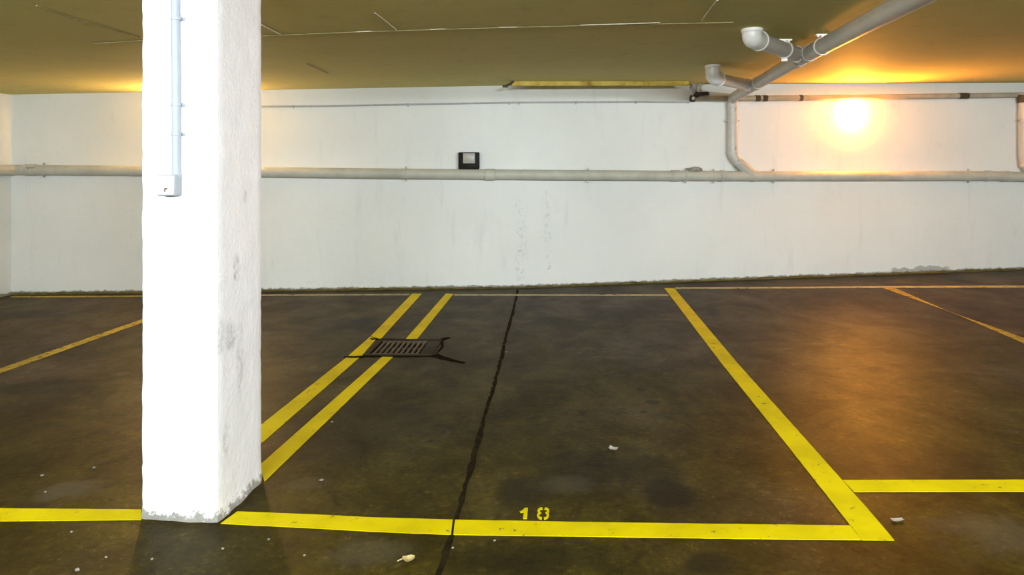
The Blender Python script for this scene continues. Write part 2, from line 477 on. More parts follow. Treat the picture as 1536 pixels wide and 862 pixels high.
# ragged cement fillet where the wall paint ends at the floor
def ragged_strip(p0, p1, n_out, w, hgt, seed, step=0.05):
    bm = N(); L = (p1 - p0).length; n = int(L / step); rows = []
    for i in range(n + 1):
        p = p0 + (p1 - p0) * (i / n)
        a = mnoise.noise(Vector((i * 0.31, seed, 0))); c = mnoise.noise(Vector((i * 0.9, seed + 9, 2)))
        ww = w * (1 + 0.6 * a + 0.35 * c); hh = hgt * (1 + 0.7 * c + 0.4 * a)
        b0 = Vector((p.x, p.y, floor_z(p.x)))
        rows.append([bm.verts.new(b0 + UP * max(0.004, hh)), bm.verts.new(b0 + n_out * ww * 0.5 + UP * max(.003, hh * 0.35)), bm.verts.new(b0 + n_out * ww + UP * 0.0005), bm.verts.new(b0 + UP * 0.0003)])
    for i in range(n):
        for j in range(4): bm.faces.new((rows[i][j], rows[i][(j + 1) % 4], rows[i + 1][(j + 1) % 4], rows[i + 1][j]))
    bm.faces.new(rows[0]); bm.faces.new(rows[-1])
    return bm
M['fillet'] = simple('dirty_cement_fillet', (0.115, 0.095, 0.035), 0.85, 0.4, 12, spec=0.1, bump=0.4)
for k, (a, b_) in enumerate(((WL, WM), (WM, WR))):
    u, n_ = wall_frame(a.x + 0.1)
    struct('trim_%d' % (k + 1), ragged_strip(Vector((a.x, a.y, 0)), Vector((b_.x, b_.y, 0)), n_, 0.022, 0.020, 3.3 + k), M['fillet'], smooth=60)

# cracks in the floor and seams in the ceiling belong to those surfaces
def strip_path(pts, w, h, jitter=0.0, seed=0.0, up=1, step=0.03, taper=False):
    """thin ragged ribbon with thickness along world points"""
    P = [Vector(p) for p in pts]; dense = []
    for a, b_ in zip(P[:-1], P[1:]):
        n = max(1, int((b_ - a).length / step))
        for i in range(n): dense.append(a + (b_ - a) * (i / n))
    dense.append(P[-1])
    bm = N(); rows = []; L = len(dense)
    for i, p in enumerate(dense):
        t = (dense[min(L - 1, i + 1)] - dense[max(0, i - 1)]); t.z = 0; t.normalize()
        s = Vector((-t.y, t.x, 0)); s.z = SL * s.x
        o = mnoise.noise(Vector((i * 0.23, seed, 1.7))) * jitter; o2 = mnoise.noise(Vector((i * 0.7, seed + 4, 5.1))) * jitter
        ww = w * (1 - 0.8 * i / L) if taper else w
        l, r = p + s * (ww / 2 + o), p - s * (ww / 2 - o2)
        rows.append([bm.verts.new(l), bm.verts.new(r), bm.verts.new(r + UP * h * up), bm.verts.new(l + UP * h * up)])
    for i in range(L - 1):
        for j in range(4): bm.faces.new((rows[i][j], rows[i][(j + 1) % 4], rows[i + 1][(j + 1) % 4], rows[i + 1][j]))
    bm.faces.new(rows[0]); bm.faces.new(rows[-1])
    return bm

for pts, w in (([(660, 510.5), (668, 507.5), (674, 506.5)], .06), ([(652, 532.5), (664, 537), (680, 541), (697, 544)], .075), ([(550, 533.5), (541, 535.8), (528, 536.4), (517, 535.2)], .055), ([(562, 509.5), (556, 508)], .04), ([(661.5, 509.6), (664, 520), (652, 533.6)], .03), ([(551, 534.6), (600, 534.9), (650, 534.2)], .035), ([(562, 508.7), (610, 509), (662, 509.4)], .03)):
    obj('crack', strip_path([fl(*p) for p in pts], w, 0.0042, 0.010, w * 100, taper=True), M['crack'], floor)

for k, (pts, w, mt) in enumerate((([(535, 47.5), (558, 46.5)], .012, 'seam'), ([(645, 44), (668, 43.2)], .014, 'seam'), ([(748, 41), (777, 40.4)], .018, 'seam'), ([(870, 37.5), (935, 35.6), (990, 33.8)], .014, 'seam'),
                   ([(395, 53.5), (535, 47.5), (780, 40.2), (1100, 33)], .005, 'seam_dark'), ([(562, 19), (578, 31), (594, 44)], .007, 'seam'), ([(1076, 0), (1064, 15), (1053, 30)], .008, 'seam'), ([(392, 37), (405, 44), (420, 51)], .012, 'seam'),
                   ([(460, 95), (492, 110)], .012, 'seam_dark'), ([(55, 8), (100, 24), (150, 38), (210, 56)], .008, 'seam_dark'), ([(140, 65), (175, 63), (215, 60)], .010, 'seam_dark'))):
    obj('seam', strip_path([ce(*p) for p in pts], w, 0.004, w * 0.35, k * 1.3, up=-1), M[mt], ceiling)

# ------------------------------------------------------------------ pillar
FR = fl(326.5, 783); FR = Vector((FR.x, FR.y, 0))
dd = Vector((0.118, 0.993, 0)).normalized(); df = Vector((-dd.y, dd.x, 0))
PW, PD = 0.345, 0.405
def pillar_pt(a, b_, z, out=0.0):       # a: from the near right edge along the front face, b_: back along the side face
    return FR + df * a + dd * (b_ - out) + UP * z
bm = N()
nz_, na, nb = 120, 14, 15
loop = []
for i in range(na): loop.append((PW * i / na, 0.0))
for i in range(nb): loop.append((PW, PD * i / nb))
for i in range(na): loop.append((PW * (1 - i / na), PD))
for i in range(nb): loop.append((0.0, PD * (1 - i / nb)))
rings = []
cen = pillar_pt(PW / 2, PD / 2, 0)
for k in range(nz_ + 1):
    ring = []
    for (a, b_) in loop:
        p = pillar_pt(a, b_, 0)
        z0, z1 = floor_z(p.x), ceil_z(p.x)
        z = z0 + (z1 - z0) * k / nz_
        p.z = z
        corner = (a in (0.0, PW) and b_ in (0.0, PD))
        d = (p - Vector((cen.x, cen.y, z))).normalized()
        q = p * 9.0
        amp = 0.0022 * mnoise.noise(q) + 0.0014 * mnoise.noise(p * 28)
        if corner: amp -= 0.006 + 0.004 * max(0, mnoise.noise(Vector((a, b_, z * 22))))
        foot = max(0.0, 1 - (z - z0) / 0.05)
        amp += foot * (0.010 + 0.010 * mnoise.noise(p * 20))
        ring.append(bm.verts.new(p + d * amp))
    rings.append(ring)
n = len(loop)
for k in range(nz_):
    for i in range(n): bm.faces.new((rings[k][i], rings[k][(i + 1) % n], rings[k + 1][(i + 1) % n], rings[k + 1][i]))
bm.faces.new(rings[0]); bm.faces.new(rings[-1])
pillar = tag(obj('concrete_pillar', bm, M['pillar'], origin=Vector((cen.x, cen.y, floor_z(cen.x))), smooth=40),
             'thick square white painted concrete pillar rising from floor to ceiling', 'pillar', kind='thing')

# front face helpers: plane through FR with normal -dd
def pface(px, py, out=0.0):
    d = ray(px, py); o = Vector((0, 0, EYE)); q = FR - dd * out
    t = (q - o).dot(dd) / d.dot(dd)
    return o + d * t

top = pface(264, 0, .018); bot = pface(264, 262, .018)
k_ = (bot - top); topz = top - k_ * 0.0
cd = root('conduit', pface(264, 262, 0), 'thin pale grey conduit running up the front of the white pillar', 'conduit')
bm = N(); cp0 = pface(264.5, 268, .016); cp1 = Vector((cp0.x, cp0.y, ceil_z(cp0.x))); cp1 += df * 0.006
tube(bm, [cp0, cp0 + (cp1 - cp0) * 0.5 - df * 0.002, cp1], 0.0180, 16)
obj('pipe', bm, M['conduit'], cd, smooth=40)
for py in (28, 157, 201):
    c = pface(264.5, py, .016); bm = N()
    ring_band(bm, c, UP, 0.0175, 0.0205, 0.014, 20)
    for s in (-1, 1): add_box(bm, c + df * 0.024 * s + dd * 0.0125, (0.018, 0.006, 0.014), frame_rot(df, dd, UP), 0.002)
    cl = obj('saddle_clip', bm, M['conduit'], cd, smooth=40)
    for s in (-1, 1):
        bm = N(); lathe(bm, c + df * 0.026 * s + dd * 0.0095, -dd, [(0, 0.003), (0.003, 0.0026), (0.0042, 0.0)], 10)
        obj('screw', bm, M['steel'], cl, smooth=40)

sw = root('switch_box', pface(254, 278, 0), 'small square white switch box with a dark mark, fixed low on the conduit', 'switch')
sc = pface(254.5, 277.5, .024); R_ = frame_rot(df, dd, UP)
bm = N(); add_box(bm, sc, (0.082, 0.052, 0.088), R_, 0.006, 3); obj('housing', bm, M['switch_body'], sw, smooth=40)
bm = N(); add_box(bm, sc - dd * 0.029, (0.076, 0.010, 0.080), R_, 0.003, 3); cov = obj('cover_plate', bm, M['switch'], sw, smooth=40)
mk = pface(248.8, 284.5, .058)
bm = N(); add_box(bm, mk + UP * 0.004, (0.013, 0.003, 0.006), R_, 0.001); add_box(bm, mk + df * 0.005 - UP * .003, (0.0045, 0.003, 0.012), R_, 0.001)
obj('key_slot', bm, M['red_mark'], cov)
bm = N(); ring_band(bm, pface(264.5, 263.5, .016), UP, 0.015, 0.021, 0.016, 18); obj('gland', bm, M['conduit'], sw, smooth=40)

# ------------------------------------------------------------------ floor markings
def paint_strip(bm, left, right, h=0.003, step=0.05, jit=0.0025, seed=0.0):
    """painted band between two pixel polylines with equal numbers of points"""
    rows = []
    for j in range(len(left) - 1):
        l0, l1, r0, r1 = fl(*left[j]), fl(*left[j + 1]), fl(*right[j]), fl(*right[j + 1])
        n = max(2, int(max((l1 - l0).length, (r1 - r0).length) / step))
        for i in range(n + (1 if j == len(left) - 2 else 0)):
            t = i / n; l = l0.lerp(l1, t); r = r0.lerp(r1, t); w = (l - r).normalized()
            k = len(rows)
            l = l + w * mnoise.noise(Vector((k * 0.83, seed, 1))) * jit; r = r + w * mnoise.noise(Vector((k * 0.83, seed, 7))) * jit
            rows.append((l, r))
    vs = []
    for l, r in rows:
        l = Vector((l.x, l.y, floor_z(l.x) + 0.0004)); r = Vector((r.x, r.y, floor_z(r.x) + 0.0004))
        vs.append([bm.verts.new(l), bm.verts.new(r), bm.verts.new(r + UP * h), bm.verts.new(l + UP * h)])
    for i in range(len(vs) - 1):
        for j in range(4): bm.faces.new((vs[i][j], vs[i][(j + 1) % 4], vs[i + 1][(j + 1) % 4], vs[i + 1][j]))
    bm.faces.new(vs[0]); bm.faces.new(vs[-1])

def marking(name, label, strips, mat='paint', cat='floor marking', h=0.003, group='painted bay lines'):
    bm = N()
    for k, (l, r) in enumerate(strips): paint_strip(bm, l, r, h, seed=len(label) + k * 3.1)
    c = sum((v.co for v in bm.verts), Vector()) / len(bm.verts); c.z = floor_z(c.x)
    return tag(obj(name, bm, M[mat], origin=c), label, cat, group, 'thing')

marking('bay_line', 'yellow front bay line running from the pillar past the number 18',
        [([(356, 767.6), (480, 772.6), (560, 776.6), (679, 780)], [(331, 785.6), (480, 793), (560, 797.6), (676.5, 802.2)]),
         ([(682.5, 780.1), (900, 784), (1180, 787.6), (1275.2, 788.8)], [(680, 802.3), (900, 805.3), (1180, 809.2), (1291.5, 810.2)])])
marking('bay_line', 'short yellow front line ending at the far side of the pillar from the drain',
        [([(-900, 759), (0, 763), (212, 764.6)], [(-900, 784), (0, 782), (212, 780)])])
marking('bay_line', 'yellow bay line clipped by the drain corner, the outer of the close pair',
        [([(618.5, 440.4), (556.4, 504.2)], [(632.8, 440.6), (571.0, 508.4)]),
         ([(555.6, 504.9), (522.6, 533.6)], [(563.5, 509.2), (543, 533.2)]),
         ([(521, 535.2), (395.3, 634.5), (302, 708)], [(539.5, 536), (395, 662.5), (338.5, 712)])])
marking('bay_line', 'yellow bay line broken in two by the drain grate, running to the pillar foot',
        [([(669, 440.3), (609, 508)], [(680.2, 441), (626, 508)]), ([(573, 535.4), (389, 698.5)], [(589.5, 535.4), (397, 722.3)])])
marking('bay_line', 'long thick yellow diagonal bay line ending in the sharp corner beside the number 18 bay',
        [([(996.7, 432.3), (1082, 544.7), (1180, 667), (1276, 789), (1292.2, 810.4)], [(1011.7, 432.8), (1106, 544.7), (1209.3, 660), (1300, 762), (1341.7, 810.8)])])
marking('bay_line', 'yellow front line set further back, branching off the thick diagonal in the orange glow',
        [([(1264, 720.6), (1400, 720.2), (1560, 720), (1760, 719.8)], [(1281, 738), (1400, 737.8), (1560, 737.4), (1760, 737)])])
marking('bay_line', 'thin worn yellow diagonal line beyond the orange glow on the floor', [([(1325.5, 432.4), (1536, 507), (1640, 544)], [(1341, 431.8), (1536, 515), (1640, 556)])], 'paint_old')
marking('bay_line', 'thin worn yellow diagonal line passing behind the pillar from the drain', [([(-567, 750), (0, 553), (210, 480), (306, 447.6)], [(-536, 750), (0, 560), (210, 485.5), (316, 447.6)])], 'paint_old')
marking('bay_line', 'hairline yellow stripe along the wall foot, reaching from behind the pillar into the wall corner',
        [([(16, 444.2), (120, 443.9), (320, 442.6)], [(16, 446.2), (120, 445.8), (320, 444.4)])], 'paint_old')
marking('bay_line', 'faded cream stripe along the wall foot between the pillar and the close pair of lines',
        [([(332, 442.2), (480, 441.6), (615.5, 440.8)], [(332, 443.9), (480, 443.3), (614, 442.6)])], 'paint_pale')
marking('bay_line', 'faded cream stripe along the wall foot crossed by the dark floor joint',
        [([(681.5, 441.3), (840, 441.5), (1001, 441.6)], [(681.0, 443.4), (840, 443.7), (1003, 443.9)])], 'paint_pale')
marking('bay_line', 'pale stripe along the wall foot beyond the thick diagonal, yellower under the lamp',
        [([(1013, 430.8), (1200, 430.2), (1326, 429.4), (1536, 428.2), (1640, 427.6)], [(1013, 433.2), (1200, 432.4), (1326, 431.7), (1536, 431.2), (1640, 430.6)])], 'paint_pale')

# stencilled bay number
num = root('bay_number', fl(802, 779), 'small stencilled yellow number 18 painted just inside the front bay line', 'number')
num.location.z = floor_z(num.location.x)
def zq(x, y): return fl(700 + x / 6.07, 720 + y / 6.07)
def digit(strokes):
    bm = N()
    for poly in strokes:
        pts = [zq(*p) for p in poly]
        pts = [Vector((p.x, p.y, floor_z(p.x) + 0.0004)) for p in pts]
        prism(bm, pts, Vector((0, 0, 0.003)))
    obj('digit', bm, M['paint'], num)
def arc_stroke(pts, w):
    L, R = [], []
    for i, p in enumerate(pts):
        a = pts[max(0, i - 1)]; b_ = pts[min(len(pts) - 1, i + 1)]
        tx, ty = b_[0] - a[0], b_[1] - a[1]; l = math.hypot(tx, ty); nx, ny = -ty / l, tx / l
        L.append((p[0] + nx * w / 2, p[1] + ny * w / 2)); R.append((p[0] - nx * w / 2, p[1] - ny * w / 2))
    return [[L[i], L[i + 1], R[i + 1], R[i]] for i in range(len(L) - 1)]
digit([[(482, 288), (500, 284), (524, 262), (530, 256), (558, 256), (550, 350), (546, 355), (516, 355), (512, 348), (522, 296), (490, 300)]])
eight = []
eight += arc_stroke([(690, 261), (672, 263), (658, 271), (653, 283), (659, 295), (670, 301), (657, 308), (649, 321), (653, 337), (667, 348), (685, 351)], 19)
eight += arc_stroke([(710, 261), (728, 265), (741, 274), (743, 286), (736, 297), (724, 302), (735, 309), (741, 322), (735, 339), (719, 350), (704, 352)], 19)
digit(eight)

# slab joint
jt = strip_path([fl(*p) for p in [(776.5, 434.5), (774, 448), (770, 466), (765, 482), (759, 505), (750, 545), (740, 582), (728, 622), (714, 670), (703, 712), (690, 760), (677, 808), (662, 850), (645, 905), (610, 1010)]], 0.025, 0.0012, 0.014, 2.2)
c = fl(720, 650)
tag(obj('floor_joint', jt, M['joint'], origin=c), 'dark wandering expansion joint crossing the concrete floor from wall to foreground', 'floor joint', kind='thing')

# ------------------------------------------------------------------ drain
dr = root('floor_drain', Vector((DCEN.x, DCEN.y, floor_z(DCEN.x))), 'square rusty iron floor drain with a slotted grate interrupting the painted pair', 'drain')
RD = frame_rot(d_u, d_v, d_n)
bm = N()     # sump
tk = 0.012; dp = 0.22
add_box(bm, dpt(0, 0, -dp), (DW - 0.004, DD - 0.004, tk), RD)
for s in (-1, 1):
    add_box(bm, dpt(s * (DW / 2 - tk / 2 - .002), 0, -dp / 2 - .014), (tk, DD - 0.004, dp - .02), RD); add_box(bm, dpt(0, s * (DD / 2 - tk / 2 - .002), -dp / 2 - .014), (DW - 0.004, tk, dp - .02), RD)
obj('sump', bm, M['pit'], dr)
gl, gr = -DW / 2 + 0.05, DW / 2 - 0.115
bm = N()
def ring_frame(bm, o, i, z0, z1):
    (ox0, oy0, ox1, oy1), (ix0, iy0, ix1, iy1) = o, i
    R4 = []
    for (a0, b0, a1, b1, z) in ((ox0, oy0, ox1, oy1, z0), (ox0, oy0, ox1, oy1, z1), (ix0, iy0, ix1, iy1, z1), (ix0, iy0, ix1, iy1, z0)):
        R4.append([bm.verts.new(dpt(x, y, z)) for x, y in ((a0, b0), (a1, b0), (a1, b1), (a0, b1))])
    for k in range(4):
        for j in range(4): bm.faces.new((R4[k][j], R4[k][(j + 1) % 4], R4[(k + 1) % 4][(j + 1) % 4], R4[(k + 1) % 4][j]))
hw, hd = DW / 2 - .003, DD / 2 - .002
ring_frame(bm, (-hw, -hd, hw, hd), (-hw + .036, -hd + .036, hw - .008, hd - .036), -0.017, 0.005)
obj('frame', bm, M['iron'], dr, smooth=30)
bm = N(); add_box(bm, dpt(DW / 2 - 0.058, 0, -0.007), (0.106, DD - 0.078, 0.020), RD, 0.004); obj('edge_slab', bm, M['iron'], dr, smooth=30)
nbar = 9; wdt = gr - gl
bm = N()
for s in (-1, 1): add_box(bm, dpt((gl + gr) / 2, s * (DD / 2 - 0.052), -0.008), (wdt - 0.004, 0.026, 0.022), RD, 0.003)
add_box(bm, dpt((gl + gr) / 2, 0.02, -0.016), (wdt - 0.01, 0.018, 0.012), RD, 0.002)
grate = obj('grate', bm, M['bar'], dr, smooth=30)
for i in range(nbar):
    bm = N(); add_box(bm, dpt(gl + wdt * (i + 0.5) / nbar, 0, -0.006), (0.019, DD - 0.13, 0.020), RD, 0.004); obj('grate_bar', bm, M['bar'], grate, smooth=30)

# ------------------------------------------------------------------ pipes on the long wall
PR = 0.060
OFF = 0.085
def clamp_wall(parent, c, axis, out, r, mat='pvc_dusty', w=0.022, off=OFF):
    bm = N(); ring_band(bm, c, axis, r - .001, r + 0.006, w)
    tube(bm, [c - out * (r + 0.003), c - out * (off - 0.003)], 0.006, 10)
    add_box(bm, c - out * (off - 0.004), (0.05, 0.006, 0.03), frame_rot(axis.normalized(), out, axis.normalized().cross(out)), 0.002)
    cl = obj('clamp', bm, M[mat], parent, smooth=40)
    v = axis.normalized().cross(out).normalized()
    for s in (-1, 1):
        bm = N(); add_box(bm, c + v * s * (r + 0.015), (0.016, 0.014, 0.022), frame_rot(axis.normalized(), out, v), 0.002)
        lathe(bm, c + v * s * (r + 0.016) + out * 0.007, out, [(0.007, 0), (0.007, 0.006), (0, 0.007)], 6)
        obj('clamp_ear', bm, M['steel'], cl, smooth=30)

cl_px = [(38, 254.6), (60, 254.8), (300, 257), (600, 260.5), (800, 262.2), (1000, 263.4), (1160, 264), (1300, 264), (1440, 263.6), (1490, 263.6), (1540, 265.5), (1600, 267)]
cl_px = [p for p in cl_px if p[0] > 30]
mp = root('drain_pipe', wp(780, 262, OFF), 'long beige waste pipe running level along the middle of the white wall', 'pipe')
P = [wp(x, y, OFF) for x, y in cl_px]
corner = wp(17, 254.3, OFF); corner.x = WL.x + 0.085 + 0.0; 
cz = P[0].z + 0.002
corner = Vector((WL.x + 0.088, wall_line(WL.x + .09).y - OFF, cz))
ldir = Vector((back_l.x - WL.x, back_l.y - WL.y, 0)).normalized()
pl_end = corner + ldir * 4.5
pts = rounded([pl_end, corner] + P, 0.10)
bm = N(); tube(bm, pts, PR, 28); obj('pipe', bm, M['pvc_dusty'], mp, smooth=40)
def along_main(px):
    for (a, b_) in zip(cl_px[:-1], cl_px[1:]):
        if a[0] <= px <= b_[0]:
            t = (px - a[0]) / (b_[0] - a[0]); return wp(px, a[1] + (b_[1] - a[1]) * t, OFF)
def main_axis(px): return wall_frame(along_main(px).x)[0]
for px, w in ((50.5, 0.05), (735, 0.11), (1013, 0.10), (1083, 0.05), (1131, 0.05), (1482, 0.07), (1508, 0.09)):
    bm = N(); ring_band(bm, along_main(px), main_axis(px), PR - .001, PR + 0.007, w); obj('coupling', bm, M['pvc_dusty'], mp, smooth=40)
for px in (66, 609, 882, 1028, 1070, 1160, 1452):
    clamp_wall(mp, along_main(px), main_axis(px), wall_frame(along_main(px).x)[1], PR)
# access fitting next to the corner: collar with a flat bar and two bolts
bm = N()
for px in (39.5, 44):
    p = wp(px, 254.6, OFF); ring_band(bm, p, Vector((1, 0, 0)), PR - 0.001, PR + 0.008, 0.03)
obj('coupling', bm, M['pvc_dusty'], mp, smooth=40)
bm = N(); n0 = wall_frame(-5)[1]
tube(bm, [wp(39, 251.5, OFF + PR + .008), wp(51, 251.2, OFF + PR + .008)], 0.008, 8); obj('tie_bar', bm, M['rail'], mp, smooth=40)
# wye stub taking the downpipe
bm = N()
ya = wp(1130, 263.8, OFF); yb = wp(1107, 243.5, OFF)
tube(bm, [ya, yb], PR + 0.0045, 28); obj('wye', bm, M['pvc_dusty'], mp, smooth=40)

# lump of old mortar lying on the pipe
def lump(name, c, size, seed, mat, label, cat, rough=0.5, sub=3, group=None):
    bm = N(); bmesh.ops.create_icosphere(bm, subdivisions=sub, radius=1.0)
    for v in bm.verts:
        k = 1 + rough * mnoise.noise(v.co * 1.7 + Vector((seed, 0, 0))) + rough * 0.5 * mnoise.noise(v.co * 4.1 + Vector((0, seed, 0)))
        v.co = Vector((v.co.x * size[0], v.co.y * size[1], max(v.co.z, -0.55) * size[2])) * k + Vector(c)
    return tag(obj(name, bm, M[mat], origin=Vector(c) - UP * size[2] * .5, smooth=50), label, cat, group, 'thing')
lp = wp(1040, 249.5, OFF)
lump('mortar_lump', along_main(1041) + UP * (PR + 0.016), (0.098, 0.04, 0.026), 3.0, 'mortar', 'flat crumbly lump of grey mortar lying on top of the beige wall pipe', 'debris', 0.6)

# downpipe + ceiling run, one connected pipe
RD2 = 0.058
dpz = root('ceiling_drain_pipe', wp(1098, 150, OFF), 'grey waste pipe dropping down the wall after crossing under the ceiling, two stubs joined', 'pipe')
DX = 1098.5
v_top = wp(DX, 147, OFF); v_bot = wp(1098.3, 234, OFF); v_end = wp(1109, 245.5, OFF)
c_far = ce(1134, 125, 0.085); c_mid = ce(1206, 82, 0.080); c_near = ce(1380, -2, 0.075)
hang = 0.085
# ceiling run straight towards the viewer
A = Vector((v_top.x, v_top.y, 0)); 
pB = ce(1206, 84, hang); pC = ce(1366, 0, hang)
dir_ = (pC - pB).normalized()
v_top2 = Vector((v_top.x, v_top.y, v_top.z))
dir_f = (pB - v_top2).normalized()
p_end = pB + dir_ * 4.2
run_pts = [p_end, pB, v_top2, v_bot, v_end]
bm = N(); tube(bm, rounded(run_pts, 0.11, 8), RD2, 28); obj('pipe', bm, M['pvc'], dpz, smooth=40)
out_w = wall_frame(v_top.x)[1]
def on_v(py): return wp(1098.4, py, OFF)
for py in (181,): clamp_wall(dpz, on_v(py), UP, out_w, RD2, 'pvc', 0.035)
for py, w in ((158, 0.05), (229, 0.03)):
    bm = N(); ring_band(bm, on_v(py), UP, RD2 - .001, RD2 + 0.006, w); obj('coupling', bm, M['pvc'], dpz, smooth=40)
for py in (164, 222, 240):
    bm = N(); q = wp(1102.5 if py < 235 else 1107, py, OFF + RD2 * 0.9)
    add_box(bm, q, (0.03, 0.02, 0.035), frame_rot(wall_frame(q.x)[0], out_w, UP), 0.004)
    lathe(bm, q + out_w * 0.01, out_w, [(0.009, 0), (0.009, 0.01), (0, 0.012)], 8)
    obj('bolt_lug', bm, M['steel'], dpz, smooth=30)
ring_pts = []
# wye sockets on the ceiling run
def on_run(px):
    # point of the run whose column is px
    best = min((pB + (dir_ if s > 0 else dir_f) * (s * 0.01) for s in range(-270, 420)), key=lambda q: abs(CX + F * q.x / q.y - px)); return best
def px_of(q): return CX + F * q.x / q.y
for px, w in ((1213, 0.10), (1198, 0.10), (1136, 0.12)):
    bm = N(); ring_band(bm, on_run(px), dir_ if px > 1206 else dir_f, RD2 - .001, RD2 + 0.007, w); obj('wye', bm, M['pvc'], dpz, smooth=40)
bm = N(); qc = on_run(1234); ring_band(bm, qc, dir_, RD2 + .0, RD2 + 0.006, 0.020)
cl = obj('hanger_ring', bm, M['white_strap'], dpz, smooth=40)

def hanger(parent, q, axis, ring=True):
    """ceiling plate and threaded rod holding a pipe ring"""
    bm = N(); zc = ceil_z(q.x)
    tube(bm, [q + UP * (RD2 - 0.002), Vector((q.x, q.y, zc))], 0.008, 10)
    add_box(bm, Vector((q.x, q.y, zc - 0.005)), (0.10, 0.035, 0.010), None, 0.002)
    for s in (-1, 1): lathe(bm, Vector((q.x + s * .032, q.y, zc - .010)), -UP, [(0.009, 0), (0.009, 0.008), (0, 0.009)], 6)
    h = obj('hanger', bm, M['white_strap'], parent, smooth=30)
    return h
hanger(cl, qc, dir_)

def branch(j_px, e_px, e_py, ring_t=None, clampy=False):
    j = on_run(j_px)
    e = ce(e_px, e_py, 0.0)                       # where the riser meets the ceiling
    e_low = Vector((e.x, e.y, j.z + 0.01))
    ax = (j - e_low).normalized()
    bm = N(); tube(bm, [e_low + ax * 0.10, j], RD2 - .002, 24)
    br = obj('branch_pipe', bm, M['pvc'], dpz, smooth=40)
    bm = N()
    pts = rounded([Vector((e.x, e.y, ceil_z(e.x))), e_low, e_low + ax * 0.125], 0.085, 8)
    tube(bm, pts, RD2 + 0.008, 26)
    ring_band(bm, Vector((e.x, e.y, ceil_z(e.x) - 0.014)), UP, RD2, RD2 + 0.014, 0.028)
    obj('elbow', bm, M['pvc_white'], br, smooth=40)
    bm = N(); ring_band(bm, e_low + ax * 0.125, ax, RD2, RD2 + 0.013, 0.022); obj('elbow_rim', bm, M['white_strap'], br, smooth=40)
    bm = N(); ring_band(bm, j - ax * (RD2 + 0.055), ax, RD2 - .003, RD2 + 0.007, 0.10); obj('socket', bm, M['pvc'], br, smooth=40)
    if ring_t:
        q = e_low.lerp(j, ring_t)
        bm = N(); ring_band(bm, q, ax, RD2 - .001, RD2 + 0.007, 0.022)
        add_box(bm, q - UP * (RD2 + 0.016), (0.03, 0.04, 0.024), frame_rot(ax, UP.cross(ax), UP), 0.003)
        rg = obj('hanger_ring', bm, M['white_strap'], br, smooth=40)
    return br, e_low, ax, j
br1, e1, ax1, j1 = branch(1205, 1128, 43, 0.60)
hanger(br1, e1.lerp(j1, 0.60), ax1)
branch(1129, 1069, 97.5)

# ------------------------------------------------------------------ upper rail pipe at the top of the wall
rp = root('conduit_rail', wp(1300, 146, .05), 'slim beige steel pipe with dark clamps running just under the ceiling beyond the downpipe', 'pipe')
RO = 0.045
rail_px = [(1039, 147.6), (1100, 147.6), (1200, 146.8), (1300, 145.8), (1443, 143.6), (1560, 142)]
rpts = [wp(x, y, RO) for x, y in rail_px]
bm = N(); tube(bm, rpts, 0.033, 18); obj('pipe', bm, M['rail'], rp, smooth=40)
def on_rail(px):
    for a, b_ in zip(rail_px[:-1], rail_px[1:]):
        if a[0] <= px <= b_[0]: return wp(px, a[1] + (b_[1] - a[1]) * (px - a[0]) / (b_[0] - a[0]), RO)
for px, w in ((1136, 0.066), (1147, 0.066), (1201, 0.045), (1445, 0.135)):
    q = on_rail(px); bm = N(); u = wall_frame(q.x)[0]
    ring_band(bm, q, u, 0.031, 0.037, w * 0.95)
    tube(bm, [q - wall_frame(q.x)[1] * 0.03, q - wall_frame(q.x)[1] * (RO - 0.002)], 0.01, 8)
    obj('pipe_clamp', bm, M['brown_clip'], rp, smooth=40)
bm = N(); q = wp(1039, 147.6, RO); u = wall_frame(q.x)[0]
lathe(bm, q - u * 0.028, u, [(0.0, 0.004), (0.022, 0.004), (0.024, 0.0), (0.038, 0.0), (0.041, 0.006), (0.041, 0.05), (0.034, 0.052)], 22)
cap = obj('end_flange', bm, M['brown_clip'], rp, smooth=40)
bm = N(); out = wall_frame(q.x)[1]
lathe(bm, q - u * 0.004 + out * 0.036, (out - u * 0.5).normalized(), [(0.021, 0.0), (0.021, 0.010), (0.015, 0.016), (0, 0.018)], 16)
obj('plug', bm, M['pvc_white'], cap, smooth=40)

# bracket dropping from the ceiling with a black rubber-lined clamp
hb = root('pipe_bracket', ce(1040, 122), 'ceiling bracket gripping the slim pipe end with a black clamp, beside the yellow lit gap', 'bracket')
q = wp(1042, 140, RO); zc = ceil_z(q.x); bm = N()
q0 = wp(1039, 147.6, RO)
for dx, w in ((-0.012, 0.045), (0.058, 0.026)):
    add_box(bm, Vector((q.x + dx, q.y - 0.03, (zc + q0.z + 0.03) / 2)), (w, 0.012, zc - q0.z - 0.03), None, 0.002)
add_box(bm, Vector((q.x + 0.02, q.y - 0.03, zc - 0.006)), (0.15, 0.05, 0.012), None, 0.003)
obj('strap', bm, M['rail'], hb, smooth=30)
bm = N(); add_box(bm, Vector((q.x + 0.075, q.y - 0.035, q0.z + 0.052)), (0.165, 0.05, 0.042), Matrix.Rotation(-0.06, 3, 'Y'), 0.015, 3)
add_box(bm, Vector((q.x + 0.015, q.y - 0.035, q0.z + 0.042)), (0.06, 0.048, 0.06), Matrix.Rotation(0.6, 3, 'Y'), 0.012, 3)
obj('clamp_jaw', bm, M['rubber'], hb, smooth=40)

